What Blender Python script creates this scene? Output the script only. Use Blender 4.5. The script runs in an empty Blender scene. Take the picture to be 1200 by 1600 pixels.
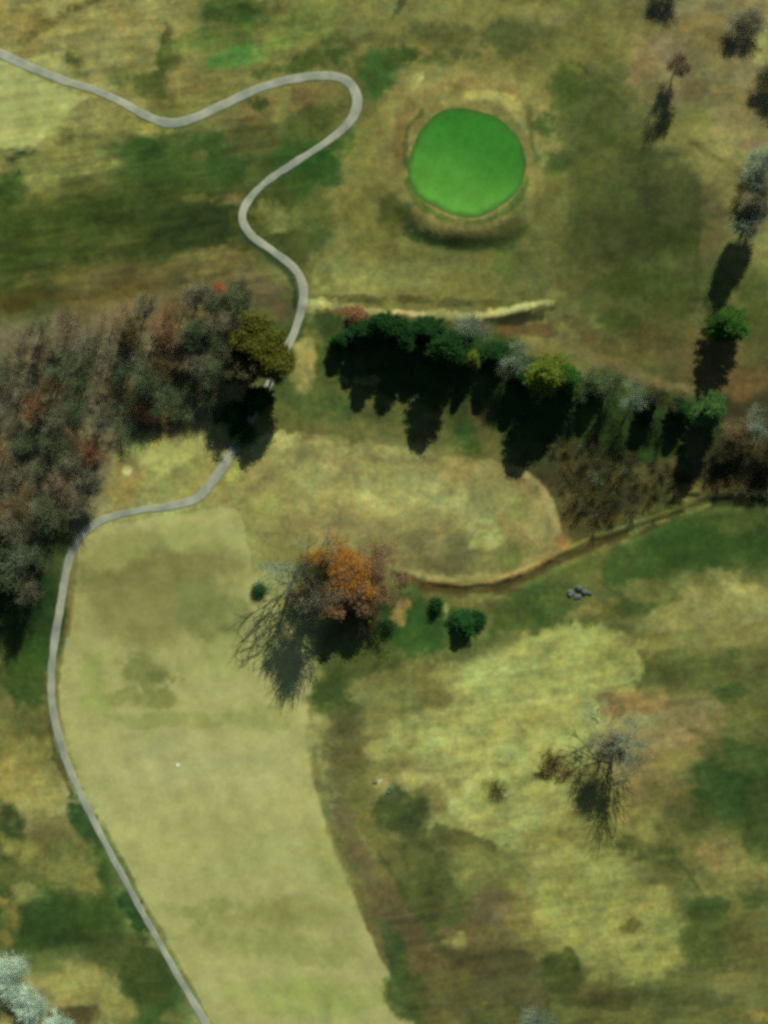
import bpy, math, random
import numpy as np
from mathutils import Vector
R = math.radians
scene = bpy.context.scene
COL = scene.collection
S = 0.14                                    # metres per photo pixel

# ------------------------------------------------------------------ camera
CAM_H = 900.0
cam_d = bpy.data.cameras.new('camera'); cam = bpy.data.objects.new('camera', cam_d); COL.objects.link(cam)
cam.location = (0, 0, CAM_H); cam.rotation_euler = (0, 0, 0)
cam_d.sensor_fit = 'HORIZONTAL'; cam_d.sensor_width = 36
cam_d.lens = 36 * CAM_H / (1200 * S)
cam_d.clip_start = 1; cam_d.clip_end = 20000
scene.camera = cam
scene.render.resolution_x = 768; scene.render.resolution_y = 1024

# ------------------------------------------------------------------ light
SUN_AZ = math.atan2(0.34, 1.0)              # clockwise from +Y
SUN_EL = R(36)
w = bpy.data.worlds.new('World'); scene.world = w; w.use_nodes = True
nt = w.node_tree
sky = nt.nodes.new('ShaderNodeTexSky'); sky.sky_type = 'NISHITA'; sky.sun_disc = False
sky.sun_elevation = SUN_EL; sky.sun_rotation = SUN_AZ; sky.altitude = 900
nt.links.new(sky.outputs[0], nt.nodes['Background'].inputs[0])
nt.nodes['Background'].inputs[1].default_value = 0.05
sd_ = bpy.data.lights.new('sun', 'SUN'); sd_.energy = 4.4; sd_.angle = R(0.5); sd_.color = (1.0, 0.95, 0.86)
so = bpy.data.objects.new('sun', sd_); COL.objects.link(so); so.location = (0, 0, 300)
ldir = Vector((-math.sin(SUN_AZ) * math.cos(SUN_EL), -math.cos(SUN_AZ) * math.cos(SUN_EL), -math.sin(SUN_EL)))
so.rotation_euler = ldir.to_track_quat('-Z', 'Y').to_euler()
scene.view_settings.view_transform = 'Standard'; scene.view_settings.look = 'None'
scene.view_settings.gamma = 1.0; scene.view_settings.exposure = 0.85
scene.render.engine = 'CYCLES'
scene.cycles.pixel_filter_type = 'BLACKMAN_HARRIS'; scene.cycles.filter_width = 3.4
scene.cycles.max_bounces = 4
scene.cycles.use_denoising = False

# ------------------------------------------------------------------ helpers
rng = np.random.default_rng(7)
random.seed(11)

def W(u, v): return ((u - 600) * S, (800 - v) * S)

def smooth(x, a, b):
    t = np.clip((x - a) / (b - a), 0, 1); return t * t * (3 - 2 * t)

_tab = {}
def vnoise(u, v, scale, seed):
    """value noise in -1..1 at photo coordinates"""
    if seed not in _tab: _tab[seed] = np.random.default_rng(1000 + seed).uniform(-1, 1, (256, 256)).astype(np.float32)
    T = _tab[seed]
    x = u / scale; y = v / scale
    xi = np.floor(x).astype(np.int64); yi = np.floor(y).astype(np.int64)
    fx = x - xi; fy = y - yi
    fx = fx * fx * (3 - 2 * fx); fy = fy * fy * (3 - 2 * fy)
    x0 = xi & 255; x1 = (xi + 1) & 255; y0 = yi & 255; y1 = (yi + 1) & 255
    return (T[y0, x0] * (1 - fx) + T[y0, x1] * fx) * (1 - fy) + (T[y1, x0] * (1 - fx) + T[y1, x1] * fx) * fy

def fbm(u, v, scale, seed, octs=3, gain=.55):
    a = 1; s = 0; t = 0
    for k in range(octs):
        s = s + a * vnoise(u, v, scale / 2 ** k, seed + k); t += a; a *= gain
    return s / t

def poly_sd(u, v, pts):
    """signed distance (negative inside) and nearest boundary point"""
    best = np.full(u.shape, 1e18); nx = np.zeros(u.shape); ny = np.zeros(u.shape)
    ins = np.zeros(u.shape, bool); n = len(pts)
    for i in range(n):
        ax, ay = pts[i]; bx, by = pts[(i + 1) % n]
        dx, dy = bx - ax, by - ay
        t = np.clip(((u - ax) * dx + (v - ay) * dy) / max(dx * dx + dy * dy, 1e-9), 0, 1)
        px = ax + t * dx; py = ay + t * dy
        d = (u - px) ** 2 + (v - py) ** 2
        m = d < best
        best = np.where(m, d, best); nx = np.where(m, px, nx); ny = np.where(m, py, ny)
        if ay != by:
            c = ((ay > v) != (by > v)) & (u < (bx - ax) * (v - ay) / (by - ay) + ax)
            ins ^= c
    return np.where(ins, -np.sqrt(best), np.sqrt(best)), nx, ny

def line_d(u, v, pts):
    best = np.full(u.shape, 1e18)
    for i in range(len(pts) - 1):
        ax, ay = pts[i]; bx, by = pts[i + 1]; dx, dy = bx - ax, by - ay
        t = np.clip(((u - ax) * dx + (v - ay) * dy) / max(dx * dx + dy * dy, 1e-9), 0, 1)
        best = np.minimum(best, (u - ax - t * dx) ** 2 + (v - ay - t * dy) ** 2)
    return np.sqrt(best)

def spline(pts, n=8):
    """Catmull-Rom through tuples of any length"""
    P = [np.array(p, float) for p in pts]
    P = [2 * P[0] - P[1]] + P + [2 * P[-1] - P[-2]]
    out = []
    for i in range(1, len(P) - 2):
        a, b, c, d = P[i - 1:i + 3]
        for k in range(n):
            t = k / n
            out.append(.5 * (2 * b + (c - a) * t + (2 * a - 5 * b + 4 * c - d) * t * t + (3 * b - a - 3 * c + d) * t ** 3))
    out.append(P[-2]); return out

def closed_spline(pts, n=6):
    P = [np.array(p, float) for p in pts]; N = len(P); out = []
    for i in range(N):
        a, b, c, d = P[i - 1], P[i], P[(i + 1) % N], P[(i + 2) % N]
        for k in range(n):
            t = k / n
            out.append(tuple(.5 * (2 * b + (c - a) * t + (2 * a - 5 * b + 4 * c - d) * t * t + (3 * b - a - 3 * c + d) * t ** 3)))
    return out

# ------------------------------------------------------------------ layout curves (photo pixels)
PATH = [(-70, 50, 9), (-20, 74, 9), (0, 83, 9), (50, 106, 8.5), (100, 126, 8), (150, 142, 7.5), (190, 160, 7.5), (225, 180, 8.5),
        (262, 192, 9.5), (300, 186, 9), (350, 163, 8.5), (400, 140, 8.5), (450, 125, 8.5), (495, 118, 9), (530, 121, 9),
        (551, 137, 9.5), (558, 163, 9.5), (545, 192, 8), (510, 222, 7), (470, 248, 7), (430, 274, 7), (400, 299, 7),
        (382, 324, 7.5), (380, 348, 8), (395, 370, 8), (430, 395, 7.5), (461, 421, 8), (473, 448, 9), (472, 480, 8.5),
        (462, 513, 8), (450, 540, 8), (436, 570, 8), (418, 605, 8), (398, 642, 8), (377, 682, 9), (354, 720, 10), (334, 750, 9.5),
        (308, 778, 8.5), (268, 791, 7.5), (210, 799, 6.5), (162, 812, 7.5), (130, 835, 8), (111, 866, 8.5), (102, 905, 8),
        (94, 950, 8), (86, 1000, 7.5), (80, 1055, 7), (83, 1110, 7.5), (97, 1170, 7.5), (121, 1232, 6.5), (155, 1300, 6),
        (190, 1366, 6), (226, 1432, 6.5), (264, 1500, 6.5), (298, 1560, 7), (322, 1602, 8), (352, 1660, 8), (380, 1710, 8)]
FAIRWAY = closed_spline([(131, 846), (165, 826), (220, 811), (290, 803), (340, 795), (374, 801), (387, 850), (398, 900), (440, 955),
        (476, 1010), (492, 1060), (480, 1112), (482, 1165), (492, 1230), (520, 1320), (560, 1420), (608, 1520), (648, 1600),
        (690, 1680), (420, 1690), (334, 1602), (308, 1556), (273, 1492), (235, 1424), (200, 1358), (165, 1292), (132, 1226),
        (108, 1165), (95, 1112), (93, 1060), (105, 1000), (112, 940), (120, 885)], 5)
CORNER = closed_spline([(-80, 60), (-10, 88), (45, 113), (95, 135), (140, 152), (118, 166), (95, 190), (55, 222), (10, 236), (-80, 250)], 5)
GREEN = closed_spline([(729 + (90 + 3.2 * math.sin(2 * t + 2.4) + 1.6 * math.sin(3 * t + .5) + 1.2 * math.sin(5 * t)) * math.cos(t),
                        255 + (86 + 3.0 * math.sin(2 * t + .3) + 1.6 * math.sin(3 * t + 1.5) + 1.2 * math.sin(5 * t)) * math.sin(t)) for t in [2 * math.pi * k / 18 for k in range(18)]], 4)
BANK = [(478, 478), (530, 482), (600, 490), (660, 494), (730, 496), (785, 490), (825, 481), (862, 472)]
CREEK = [(618, 905), (660, 920), (710, 926), (770, 922), (820, 906), (870, 880), (930, 853), (1000, 829), (1060, 806), (1115, 788), (1210, 782), (1300, 778)]

def ragged(pts, a=1.6):
    P = np.array(closed_spline(pts, 2)); j = fbm(P[:, 0], P[:, 1], 17, 95, 3); k = fbm(P[:, 0], P[:, 1], 17, 99, 3)
    return [tuple(q) for q in P + np.stack([j, k], 1) * a * 2.2]
FAIRWAY = ragged(FAIRWAY, 1.8); CORNER = ragged(CORNER, 2.5); GREEN = ragged(GREEN, .9)
# ------------------------------------------------------------------ terrain height (metres) at photo coordinates
def height(u, v):
    u = np.asarray(u, float); v = np.asarray(v, float)
    z = 1.6 * fbm(u, v, 420, 10, 2) + .16 * fbm(u, v, 60, 14, 3)
    fade = np.exp(-(np.maximum(0, np.hypot(u - 600, v - 800) - 1200) / 2500) ** 2)
    z = z * (.3 + .7 * fade)
    # green plateau
    du, dv = u - 728, v - 255
    r = np.hypot(du, dv) + 5 * fbm(u, v, 50, 20, 2)
    ang = np.arctan2(dv, du)
    south = np.clip(np.sin(ang), 0, 1)
    south = south * smooth(np.hypot(du, dv), 30, 95)
    foot = 165 - 24 * south
    z = z + 1.1 * (1 - smooth(r, 99, foot)) + 1.1 * south ** 2 * smooth(np.hypot(du, dv), 30, 95) * (1 - smooth(r, 103, foot))
    # bank north of the conifer row
    z = z + .28 * (1 + .8 * fbm(u, v, 40, 28, 2)) * np.exp(-(line_d(u, v, BANK) / 8) ** 2)
    # creek channel
    dc = line_d(u, v, CREEK); wob = 3 * fbm(u, v, 25, 24, 2)
    z = z - .42 * (1 + .6 * fbm(u, v, 50, 29, 2)) * (1 - smooth(dc + wob, 2, 15))
    z = z + .35 * np.exp(-(line_d(u, v, [(a, b - 14) for a, b in CREEK]) / 7) ** 2)
    # path cut shoulder
    return z

# ------------------------------------------------------------------ ground paint: base colours with patches and lines over them
K = np.array([1.72, 1.47, 1.50])     # light reaching level ground (calibrated), so paint colours come out as named
def lin(c):
    c = np.asarray(c, float) / 255
    return np.where(c <= .04045, c / 12.92, ((c + .055) / 1.055) ** 2.4)

PAL = dict(T=(148, 132, 76), Y=(156, 149, 84), F=(167, 160, 98), f=(140, 134, 74), O=(100, 98, 50), o=(72, 78, 36), G=(54, 80, 36),
           B=(110, 90, 52), b=(70, 62, 36), P=(134, 114, 74), M=(124, 114, 60), w=(128, 110, 80))
GRID = ["TTTOMMMMOMPP",
        "YTMMMOMMMOPP",
        "MOGOGMMMMoMT",
        "oooooMMOOooM",
        "oBBBOMMMOOOO",
        "wwwwGOGGMMBB",
        "wwBTOOOoGGGb",
        "wwFTTTTMbbob",
        "bYfYMTTTMOGG",
        "GfffYbGOGOTT",
        "OFfYYOMYYOOO",
        "MFFFFMYYYTMO",
        "TFFFFOTYMMMG",
        "OGFFFMOMYYOM",
        "GGfffBBBMTOO",
        "TTGFFFBOOOOO"]
def tone(c):
    """nudge a named turf colour towards the yellow-green of this grass; dark swards a little deeper"""
    c = np.asarray(c, float); r_, g_, b_ = c
    if r_ > g_: r_ = g_ + .72 * (r_ - g_)
    if g_ > r_ + 4: r_ += .10 * (g_ - r_); b_ *= .93
    l = (r_ + g_) / 2
    return np.array([r_, g_, b_]) * (min(l, 110) / 110) ** .22
def E(x, y, rx, ry, a, col, soft=14, op=.9, na=12): return ('e', (x, y, rx, ry, a), col, soft, op, na)
def Pg(pts, col, soft=8, op=.95, na=8): return ('p', pts, col, soft, op, na)
def L(pts, wd, col, soft=5, op=.9, na=3): return ('l', (pts, wd), col, soft, op, na)
STROKES = [
 # --- top left
 E(60, 55, 90, 30, -15, (146, 126, 70)), E(150, 60, 60, 22, -25, (150, 132, 76)), E(30, 20, 60, 16, -20, (118, 102, 54)),
 E(110, 18, 60, 10, -30, (104, 92, 48)), E(200, 20, 60, 14, -20, (140, 124, 68)), E(215, 75, 30, 18, 0, (132, 118, 64)),
 E(118, 95, 14, 20, 0, (74, 82, 40)), E(260, 60, 9, 60, 4, (84, 86, 42)), E(235, 130, 55, 22, 15, (76, 84, 40)), E(262, 108, 20, 40, 0, (78, 84, 40)),
 E(375, 20, 52, 22, 0, (52, 82, 32)), E(330, 60, 60, 20, -10, (96, 110, 52)), E(470, 40, 70, 30, -25, (122, 124, 60), 18),
 E(370, 90, 52, 15, -12, (72, 122, 54)), E(430, 75, 36, 12, -20, (116, 126, 62)), E(500, 25, 40, 18, -15, (108, 112, 56)),
 E(290, 130, 26, 26, 0, (138, 116, 64)), E(320, 155, 45, 10, -15, (126, 118, 58)), E(470, 100, 60, 12, -14, (66, 84, 36)),
 E(530, 75, 28, 20, 0, (72, 88, 40)), E(585, 115, 30, 40, 0, (56, 92, 40)), E(575, 60, 40, 16, -10, (104, 92, 48)),
 E(600, 25, 60, 14, -30, (122, 118, 64)), E(620, 18, 4, 30, 28, (74, 76, 38), 4),
 E(650, 40, 60, 20, 0, (126, 120, 66)), E(680, 55, 70, 18, 0, (92, 90, 46)), E(640, 90, 40, 14, 0, (66, 84, 38)), E(700, 90, 60, 14, 0, (74, 86, 42)),
 E(790, 60, 40, 30, 0, (84, 86, 44)), E(850, 20, 40, 16, 0, (134, 122, 70)), E(760, 15, 60, 12, 0, (126, 118, 62)),
 E(130, 165, 60, 14, 10, (138, 132, 72)), E(170, 195, 60, 12, 5, (142, 134, 70)), E(230, 205, 40, 10, 0, (140, 130, 66), 8),
 E(60, 215, 50, 12, -8, (138, 130, 74)), E(105, 212, 12, 16, 0, (92, 92, 46)), E(25, 248, 36, 8, -6, (58, 72, 34), 7),
 E(90, 260, 90, 26, -12, (128, 122, 62)), E(150, 250, 50, 18, -10, (140, 130, 70)), E(215, 235, 45, 20, 5, (54, 86, 36)), E(245, 255, 12, 20, 0, (52, 82, 36)),
 E(310, 225, 50, 18, 0, (58, 84, 38)), E(290, 275, 80, 40, 0, (64, 82, 38), 20), E(350, 255, 40, 30, 0, (56, 82, 36), 14), E(10, 300, 30, 30, 0, (54, 78, 32)), E(400, 215, 46, 30, -15, (84, 82, 42)),
 E(420, 165, 70, 16, -18, (118, 98, 56)), E(480, 150, 50, 16, -10, (122, 96, 56)), E(470, 195, 60, 22, -25, (76, 82, 40)), E(410, 160, 12, 8, 0, (60, 76, 36)),
 E(505, 260, 40, 38, -35, (40, 80, 30), 16), E(550, 220, 22, 24, -30, (56, 90, 36)), E(470, 290, 26, 18, -30, (60, 84, 36)),
 E(90, 345, 130, 34, -6, (64, 80, 32), 25), E(240, 330, 120, 40, -5, (62, 74, 32), 25), E(60, 400, 120, 18, -8, (62, 78, 32), 20),
 E(200, 395, 150, 16, -6, (62, 72, 32), 15), L([(20, 330), (120, 310), (220, 290)], 4, (96, 98, 48), 8, .5, 6), L([(60, 380), (160, 360), (290, 335)], 3, (80, 88, 42), 8, .5, 6), E(306, 310, 22, 5, 0, (96, 90, 48), 8, .8, 6), E(300, 355, 64, 34, 0, (54, 66, 30)), E(330, 350, 40, 26, 0, (50, 60, 30)),
 E(360, 310, 20, 10, 0, (118, 98, 56)), E(90, 435, 60, 14, -8, (108, 92, 42)), E(25, 470, 60, 14, -12, (84, 70, 30)), E(150, 460, 80, 12, -8, (96, 80, 38)),
 E(250, 445, 70, 10, -6, (106, 84, 44)), E(340, 400, 60, 14, -4, (130, 112, 62)), E(300, 420, 40, 12, 0, (112, 92, 48)), E(400, 425, 50, 14, 20, (118, 100, 56)),
 E(410, 450, 50, 22, 15, (106, 88, 60)), E(440, 480, 22, 24, 0, (108, 84, 58)), E(432, 430, 16, 12, 0, (120, 112, 60)),
 L([(372, 340), (386, 374), (420, 398), (452, 426), (462, 450), (460, 480)], 5, (52, 72, 44), 5, .9),  # darker green strip along the left edge of the path
 # --- around hairpin, centre
 E(430, 340, 30, 22, 20, (132, 124, 66)), E(470, 345, 20, 20, 0, (100, 104, 52)), E(500, 350, 26, 50, 0, (86, 94, 46)), E(530, 400, 26, 36, 0, (130, 124, 68)),
 E(560, 330, 30, 40, 0, (106, 100, 50)), E(490, 440, 16, 40, 0, (132, 128, 70)), E(590, 230, 44, 60, 0, (120, 110, 56)), E(575, 290, 36, 30, 0, (112, 104, 52)),
 E(590, 380, 40, 40, 0, (112, 108, 54)), E(620, 430, 90, 22, 0, (132, 128, 70)), E(560, 450, 50, 18, 0, (138, 134, 72)),
 E(660, 470, 180, 7, 2, (86, 84, 44), 6, .8), E(750, 430, 60, 20, 0, (108, 108, 54)), E(790, 415, 30, 18, 0, (90, 98, 48)), E(850, 420, 30, 40, 0, (104, 100, 52)),
 # rings around the green
 Pg(closed_spline([(590, 230), (605, 160), (650, 118), (720, 100), (800, 112), (850, 150), (868, 210), (850, 290), (818, 335), (740, 372), (650, 350), (605, 310)]), (132, 116, 64), 14, .85, 14),
 L(spline([(622, 270), (626, 210), (645, 165), (690, 135), (750, 125), (805, 145)], 4), 9, (128, 100, 56), 8, .8, 5),
 L(spline([(700, 158), (750, 150), (800, 160), (830, 200)], 4), 11, (166, 150, 84), 8, .9, 5),
 E(700, 125, 60, 14, -4, (144, 122, 66)), E(660, 115, 24, 12, 0, (124, 112, 62)), E(652, 112, 10, 12, 0, (160, 150, 86), 6),
 E(790, 130, 40, 16, 20, (138, 122, 68)), E(840, 170, 30, 40, 20, (126, 112, 62)),
 L([(826, 170), (832, 230), (840, 250)], 4, (92, 92, 46), 6), E(862, 190, 14, 22, 0, (132, 122, 66)), E(885, 232, 22, 10, 10, (150, 138, 76)), E(848, 215, 8, 30, 25, (146, 134, 72)),
 E(865, 260, 26, 16, 20, (66, 88, 40)), E(850, 205, 12, 24, 20, (70, 84, 40)), E(835, 280, 10, 30, 25, (142, 132, 72)), E(815, 320, 16, 14, 0, (120, 122, 64)),
 L(spline([(634, 260), (636, 205), (660, 176)], 4), 4, (78, 88, 46), 4, .8), L(spline([(637, 285), (655, 318), (692, 342), (730, 350), (770, 342), (805, 318), (824, 280)], 4), 5, (76, 98, 44), 5, .8),
 E(730, 352, 50, 6, 0, (128, 112, 62), 6), L(spline([(632, 330), (652, 362), (690, 380), (745, 384), (800, 374), (832, 345)], 4), 8, (66, 82, 40), 10, .8, 6), E(660, 368, 30, 10, 20, (56, 76, 38), 8),
 E(612, 335, 18, 22, 0, (78, 84, 40)), E(830, 345, 14, 16, 0, (128, 122, 66)), E(870, 330, 30, 30, 0, (110, 104, 54)), E(640, 395, 50, 12, 0, (114, 108, 56)),
 # --- upper right field
 Pg([(870, 130), (940, 160), (985, 240), (1080, 250), (1120, 330), (1110, 470), (1000, 560), (900, 500), (880, 400), (895, 300)], (80, 84, 42), 40, .8, 25),
 E(930, 160, 50, 50, 0, (88, 92, 46), 25), E(890, 140, 30, 30, 0, (76, 88, 40)), E(960, 250, 60, 30, 0, (86, 86, 42), 20), E(1050, 320, 60, 60, 0, (74, 76, 40), 30),
 E(1030, 370, 70, 30, 0, (58, 68, 30), 25), E(960, 380, 60, 40, 0, (72, 74, 36), 25), E(920, 440, 50, 30, 0, (92, 86, 44), 20), E(990, 440, 80, 20, -8, (66, 76, 34), 20),
 E(930, 530, 50, 18, 20, (96, 86, 46), 15), E(1020, 520, 60, 24, 0, (92, 84, 44), 20), E(960, 500, 40, 14, 0, (70, 80, 36)), E(1050, 470, 40, 20, 0, (70, 76, 36)),
 L([(905, 100), (940, 135), (975, 165)], 3, (76, 80, 40), 4, .7), L([(1040, 190), (1090, 230), (1150, 265), (1200, 290)], 5, (96, 86, 48), 6, .7),
 E(1000, 60, 60, 26, 0, (128, 116, 62)), E(960, 20, 40, 18, 0, (112, 104, 56)), E(1020, 80, 40, 26, 0, (146, 122, 76)), E(1090, 60, 36, 30, 0, (126, 104, 60)), E(1045, 78, 26, 22, 0, (148, 120, 82)),
 E(1110, 100, 40, 30, 0, (130, 110, 66)), E(1000, 110, 20, 20, 0, (136, 108, 70)), E(1190, 60, 20, 40, 0, (158, 150, 86)), E(1150, 160, 40, 30, 0, (124, 104, 62)), E(1110, 155, 50, 26, 0, (130, 112, 64)),
 E(1140, 190, 30, 20, 0, (148, 122, 76)), E(1070, 200, 30, 24, 0, (126, 122, 62)), E(1090, 140, 26, 16, 0, (122, 96, 60)), E(1135, 235, 30, 16, 10, (148, 128, 72)), E(1180, 225, 26, 10, 0, (150, 112, 74)),
 E(1120, 280, 20, 30, -20, (138, 122, 66)), E(1115, 350, 20, 50, 0, (112, 92, 54)), E(1190, 390, 20, 60, 0, (134, 122, 68)), E(1175, 320, 24, 40, 0, (118, 100, 58)), E(1195, 284, 6, 8, 0, (150, 72, 44), 5),
 E(1180, 480, 30, 60, 0, (78, 84, 40), 18), E(1185, 560, 24, 24, 0, (88, 84, 44)), E(1180, 600, 40, 22, -8, (124, 88, 50)), E(1130, 600, 50, 12, 0, (112, 84, 48)),
 L([(880, 530), (930, 560), (1000, 590), (1070, 610), (1110, 612)], 9, (128, 104, 64), 9, .85, 5), E(860, 520, 60, 9, 8, (112, 84, 50), 8), E(900, 505, 30, 16, 0, (92, 76, 44)),
 E(780, 500, 50, 8, -4, (64, 56, 36), 5), E(820, 493, 44, 5, -14, (60, 62, 34), 4), E(760, 515, 50, 7, 4, (122, 88, 52), 5), E(850, 545, 30, 10, 25, (138, 122, 70), 8),
 # bank strip
 L(spline([(476, 474), (530, 480), (600, 488), (660, 491), (730, 494), (785, 486), (825, 477), (862, 472)], 4), 5.5, (170, 154, 94), 5, .8, 5),
 L([(745, 496), (785, 488), (822, 478), (854, 472)], 4.5, (190, 180, 112), 5, .9, 4), E(500, 474, 22, 8, 0, (168, 160, 92), 6), L([(620, 487), (662, 491)], 5, (206, 172, 118), 4, .9, 2),
 E(620, 480, 8, 5, 0, (180, 120, 80), 4), E(548, 487, 20, 6, 5, (128, 84, 52), 5), E(870, 460, 26, 12, 20, (124, 116, 64)),
 # --- conifer row ground
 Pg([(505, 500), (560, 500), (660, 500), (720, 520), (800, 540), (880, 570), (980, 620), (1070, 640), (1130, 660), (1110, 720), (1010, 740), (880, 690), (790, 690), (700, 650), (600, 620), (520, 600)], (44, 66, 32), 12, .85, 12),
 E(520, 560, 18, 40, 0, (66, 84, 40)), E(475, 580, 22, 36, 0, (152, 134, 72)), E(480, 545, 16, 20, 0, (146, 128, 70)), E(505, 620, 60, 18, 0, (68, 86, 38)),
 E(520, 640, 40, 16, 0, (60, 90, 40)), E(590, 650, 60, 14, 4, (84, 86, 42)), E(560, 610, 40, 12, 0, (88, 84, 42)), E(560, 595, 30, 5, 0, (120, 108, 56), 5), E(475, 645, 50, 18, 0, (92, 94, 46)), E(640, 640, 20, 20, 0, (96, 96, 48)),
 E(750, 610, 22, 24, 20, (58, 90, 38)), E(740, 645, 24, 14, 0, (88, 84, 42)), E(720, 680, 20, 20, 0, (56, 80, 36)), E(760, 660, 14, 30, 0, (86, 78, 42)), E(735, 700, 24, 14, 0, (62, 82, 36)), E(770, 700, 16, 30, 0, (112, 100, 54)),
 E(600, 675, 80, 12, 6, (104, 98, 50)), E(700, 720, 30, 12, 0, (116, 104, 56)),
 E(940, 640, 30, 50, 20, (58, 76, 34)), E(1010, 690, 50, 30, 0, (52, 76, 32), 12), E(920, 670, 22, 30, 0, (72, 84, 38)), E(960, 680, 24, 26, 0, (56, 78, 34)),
 E(476, 575, 22, 42, 4, (166, 142, 80), 8, .95, 5),
 # --- brown brush right
 Pg([(850, 700), (900, 690), (960, 720), (1010, 720), (1080, 740), (1200, 740), (1200, 778), (1110, 780), (1000, 815), (900, 850), (880, 840), (885, 780), (865, 740)], (84, 76, 40), 12, .9, 12),
 E(950, 770, 40, 40, 0, (58, 56, 32)), E(900, 720, 30, 26, 0, (76, 70, 38)), E(1000, 745, 26, 20, 0, (98, 88, 48)), E(1040, 730, 40, 14, 0, (94, 80, 44)), E(1070, 770, 50, 12, -15, (116, 104, 54)),
 E(1010, 800, 40, 10, -20, (104, 92, 46)), E(1090, 690, 20, 40, 0, (100, 84, 48)), E(1150, 720, 50, 30, 0, (66, 58, 34)), E(1170, 755, 30, 8, 0, (92, 74, 40)), E(1150, 776, 60, 5, 4, (40, 44, 26), 5),
 E(890, 800, 14, 60, 4, (116, 90, 50)), E(865, 850, 20, 20, 0, (148, 122, 70)),
 # --- the tan hollow in the centre
 Pg(closed_spline([(400, 700), (470, 682), (560, 690), (650, 702), (760, 720), (815, 735), (848, 765), (866, 820), (862, 862), (820, 892), (760, 905), (690, 908), (640, 905), (600, 870), (500, 850), (420, 850), (388, 790)]), (150, 128, 76), 8, .9, 8),
 E(520, 700, 130, 10, 4, (160, 146, 84), 8), E(430, 690, 30, 10, -6, (170, 158, 92), 6), E(480, 720, 70, 14, 0, (146, 126, 74)), E(450, 770, 40, 34, 0, (146, 132, 74)), E(415, 800, 24, 30, 0, (140, 134, 74)),
 E(560, 770, 110, 26, 20, (162, 146, 84)), E(620, 750, 60, 16, 20, (160, 148, 84)), E(690, 780, 90, 26, 14, (164, 154, 90)), E(560, 830, 70, 22, 10, (136, 118, 72)), E(640, 860, 90, 26, 8, (126, 112, 68), 18),
 E(700, 850, 80, 16, 10, (118, 106, 64), 16), E(700, 885, 90, 14, 0, (108, 98, 58), 12), E(760, 840, 24, 20, 0, (176, 170, 94), 10), E(745, 810, 26, 16, 0, (166, 160, 92), 10), E(800, 790, 26, 24, 20, (142, 136, 74)),
 E(780, 870, 50, 12, -12, (128, 120, 64)), E(795, 865, 14, 18, 30, (106, 110, 54)), E(835, 810, 20, 40, 0, (158, 140, 82)), E(830, 760, 24, 14, 30, (150, 124, 76)), E(600, 790, 30, 8, 30, (172, 158, 92), 6), E(540, 740, 40, 6, 25, (166, 150, 88), 6),
 L(spline([(812, 735), (846, 762), (868, 815), (872, 850)], 5), 6, (176, 150, 92), 5, .85, 3),
 L(spline([(640, 905), (680, 914), (740, 915), (800, 900), (850, 878), (880, 856)], 5), 5, (170, 118, 66), 4, .95, 2),
 L(spline([(720, 917), (780, 908), (840, 882)], 5), 4, (184, 152, 88), 4, .9, 2), E(640, 905, 26, 6, 10, (150, 92, 56), 5),
 L(CREEK[1:9], 6, (92, 70, 36), 6, .9, 4), L([(870, 862), (930, 842), (1000, 816), (1060, 795), (1105, 786)], 4.5, (136, 118, 60), 4, .9, 3), E(880, 850, 16, 14, 0, (160, 110, 60), 6),
 L([(980, 835), (1010, 820), (1045, 812), (1080, 797), (1110, 788)], 2.5, (146, 140, 74), 5, .75, 5), E(740, 940, 60, 7, -4, (134, 120, 64), 6), E(680, 935, 30, 8, 0, (98, 84, 44), 7), E(765, 925, 60, 5, -6, (98, 72, 38), 5),
 # --- left side below the wood
 Pg([(190, 690), (240, 675), (310, 680), (330, 715), (345, 735), (320, 765), (270, 782), (200, 790), (170, 790), (175, 740)], (152, 142, 78), 8, .95, 8),
 E(250, 715, 50, 26, 10, (164, 158, 88)), E(200, 745, 26, 22, 0, (146, 116, 66)), E(190, 770, 30, 16, 0, (144, 120, 66)), E(199, 735, 7, 7, 0, (196, 178, 116), 4, .95, 1), E(300, 740, 40, 14, -20, (140, 128, 70)),
 E(365, 745, 20, 20, 0, (134, 122, 66)), E(372, 722, 8, 26, 20, (160, 156, 76), 5), E(390, 705, 30, 12, 0, (148, 140, 80)), L([(140, 820), (165, 808), (200, 796)], 5, (140, 112, 64), 6, .6),
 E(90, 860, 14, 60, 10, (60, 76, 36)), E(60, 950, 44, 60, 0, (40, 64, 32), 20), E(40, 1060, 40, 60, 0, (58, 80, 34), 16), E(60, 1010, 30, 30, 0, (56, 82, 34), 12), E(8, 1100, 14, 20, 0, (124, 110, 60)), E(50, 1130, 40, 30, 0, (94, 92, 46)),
 E(40, 1220, 56, 40, 0, (160, 140, 74), 16), E(55, 1180, 30, 20, 0, (136, 126, 66)), E(10, 1310, 30, 50, 0, (54, 68, 32), 16), E(90, 1300, 40, 20, 0, (112, 98, 54)), E(130, 1280, 16, 44, -25, (46, 74, 36), 10),
 E(60, 1340, 60, 20, 20, (128, 120, 62)), E(110, 1350, 40, 40, 0, (116, 112, 58)), E(40, 1395, 20, 14, 0, (138, 130, 70)), E(140, 1400, 20, 26, 0, (122, 112, 58)), E(90, 1440, 60, 36, 0, (54, 74, 34), 16), E(150, 1440, 50, 40, 30, (60, 80, 36), 14),
 E(10, 1450, 16, 30, 0, (140, 118, 60)), E(210, 1430, 22, 40, -28, (40, 70, 34), 8), E(185, 1490, 50, 40, 30, (80, 84, 42), 14), E(230, 1530, 40, 50, -30, (64, 76, 36), 12), E(120, 1530, 56, 26, 10, (150, 142, 76), 12),
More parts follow.
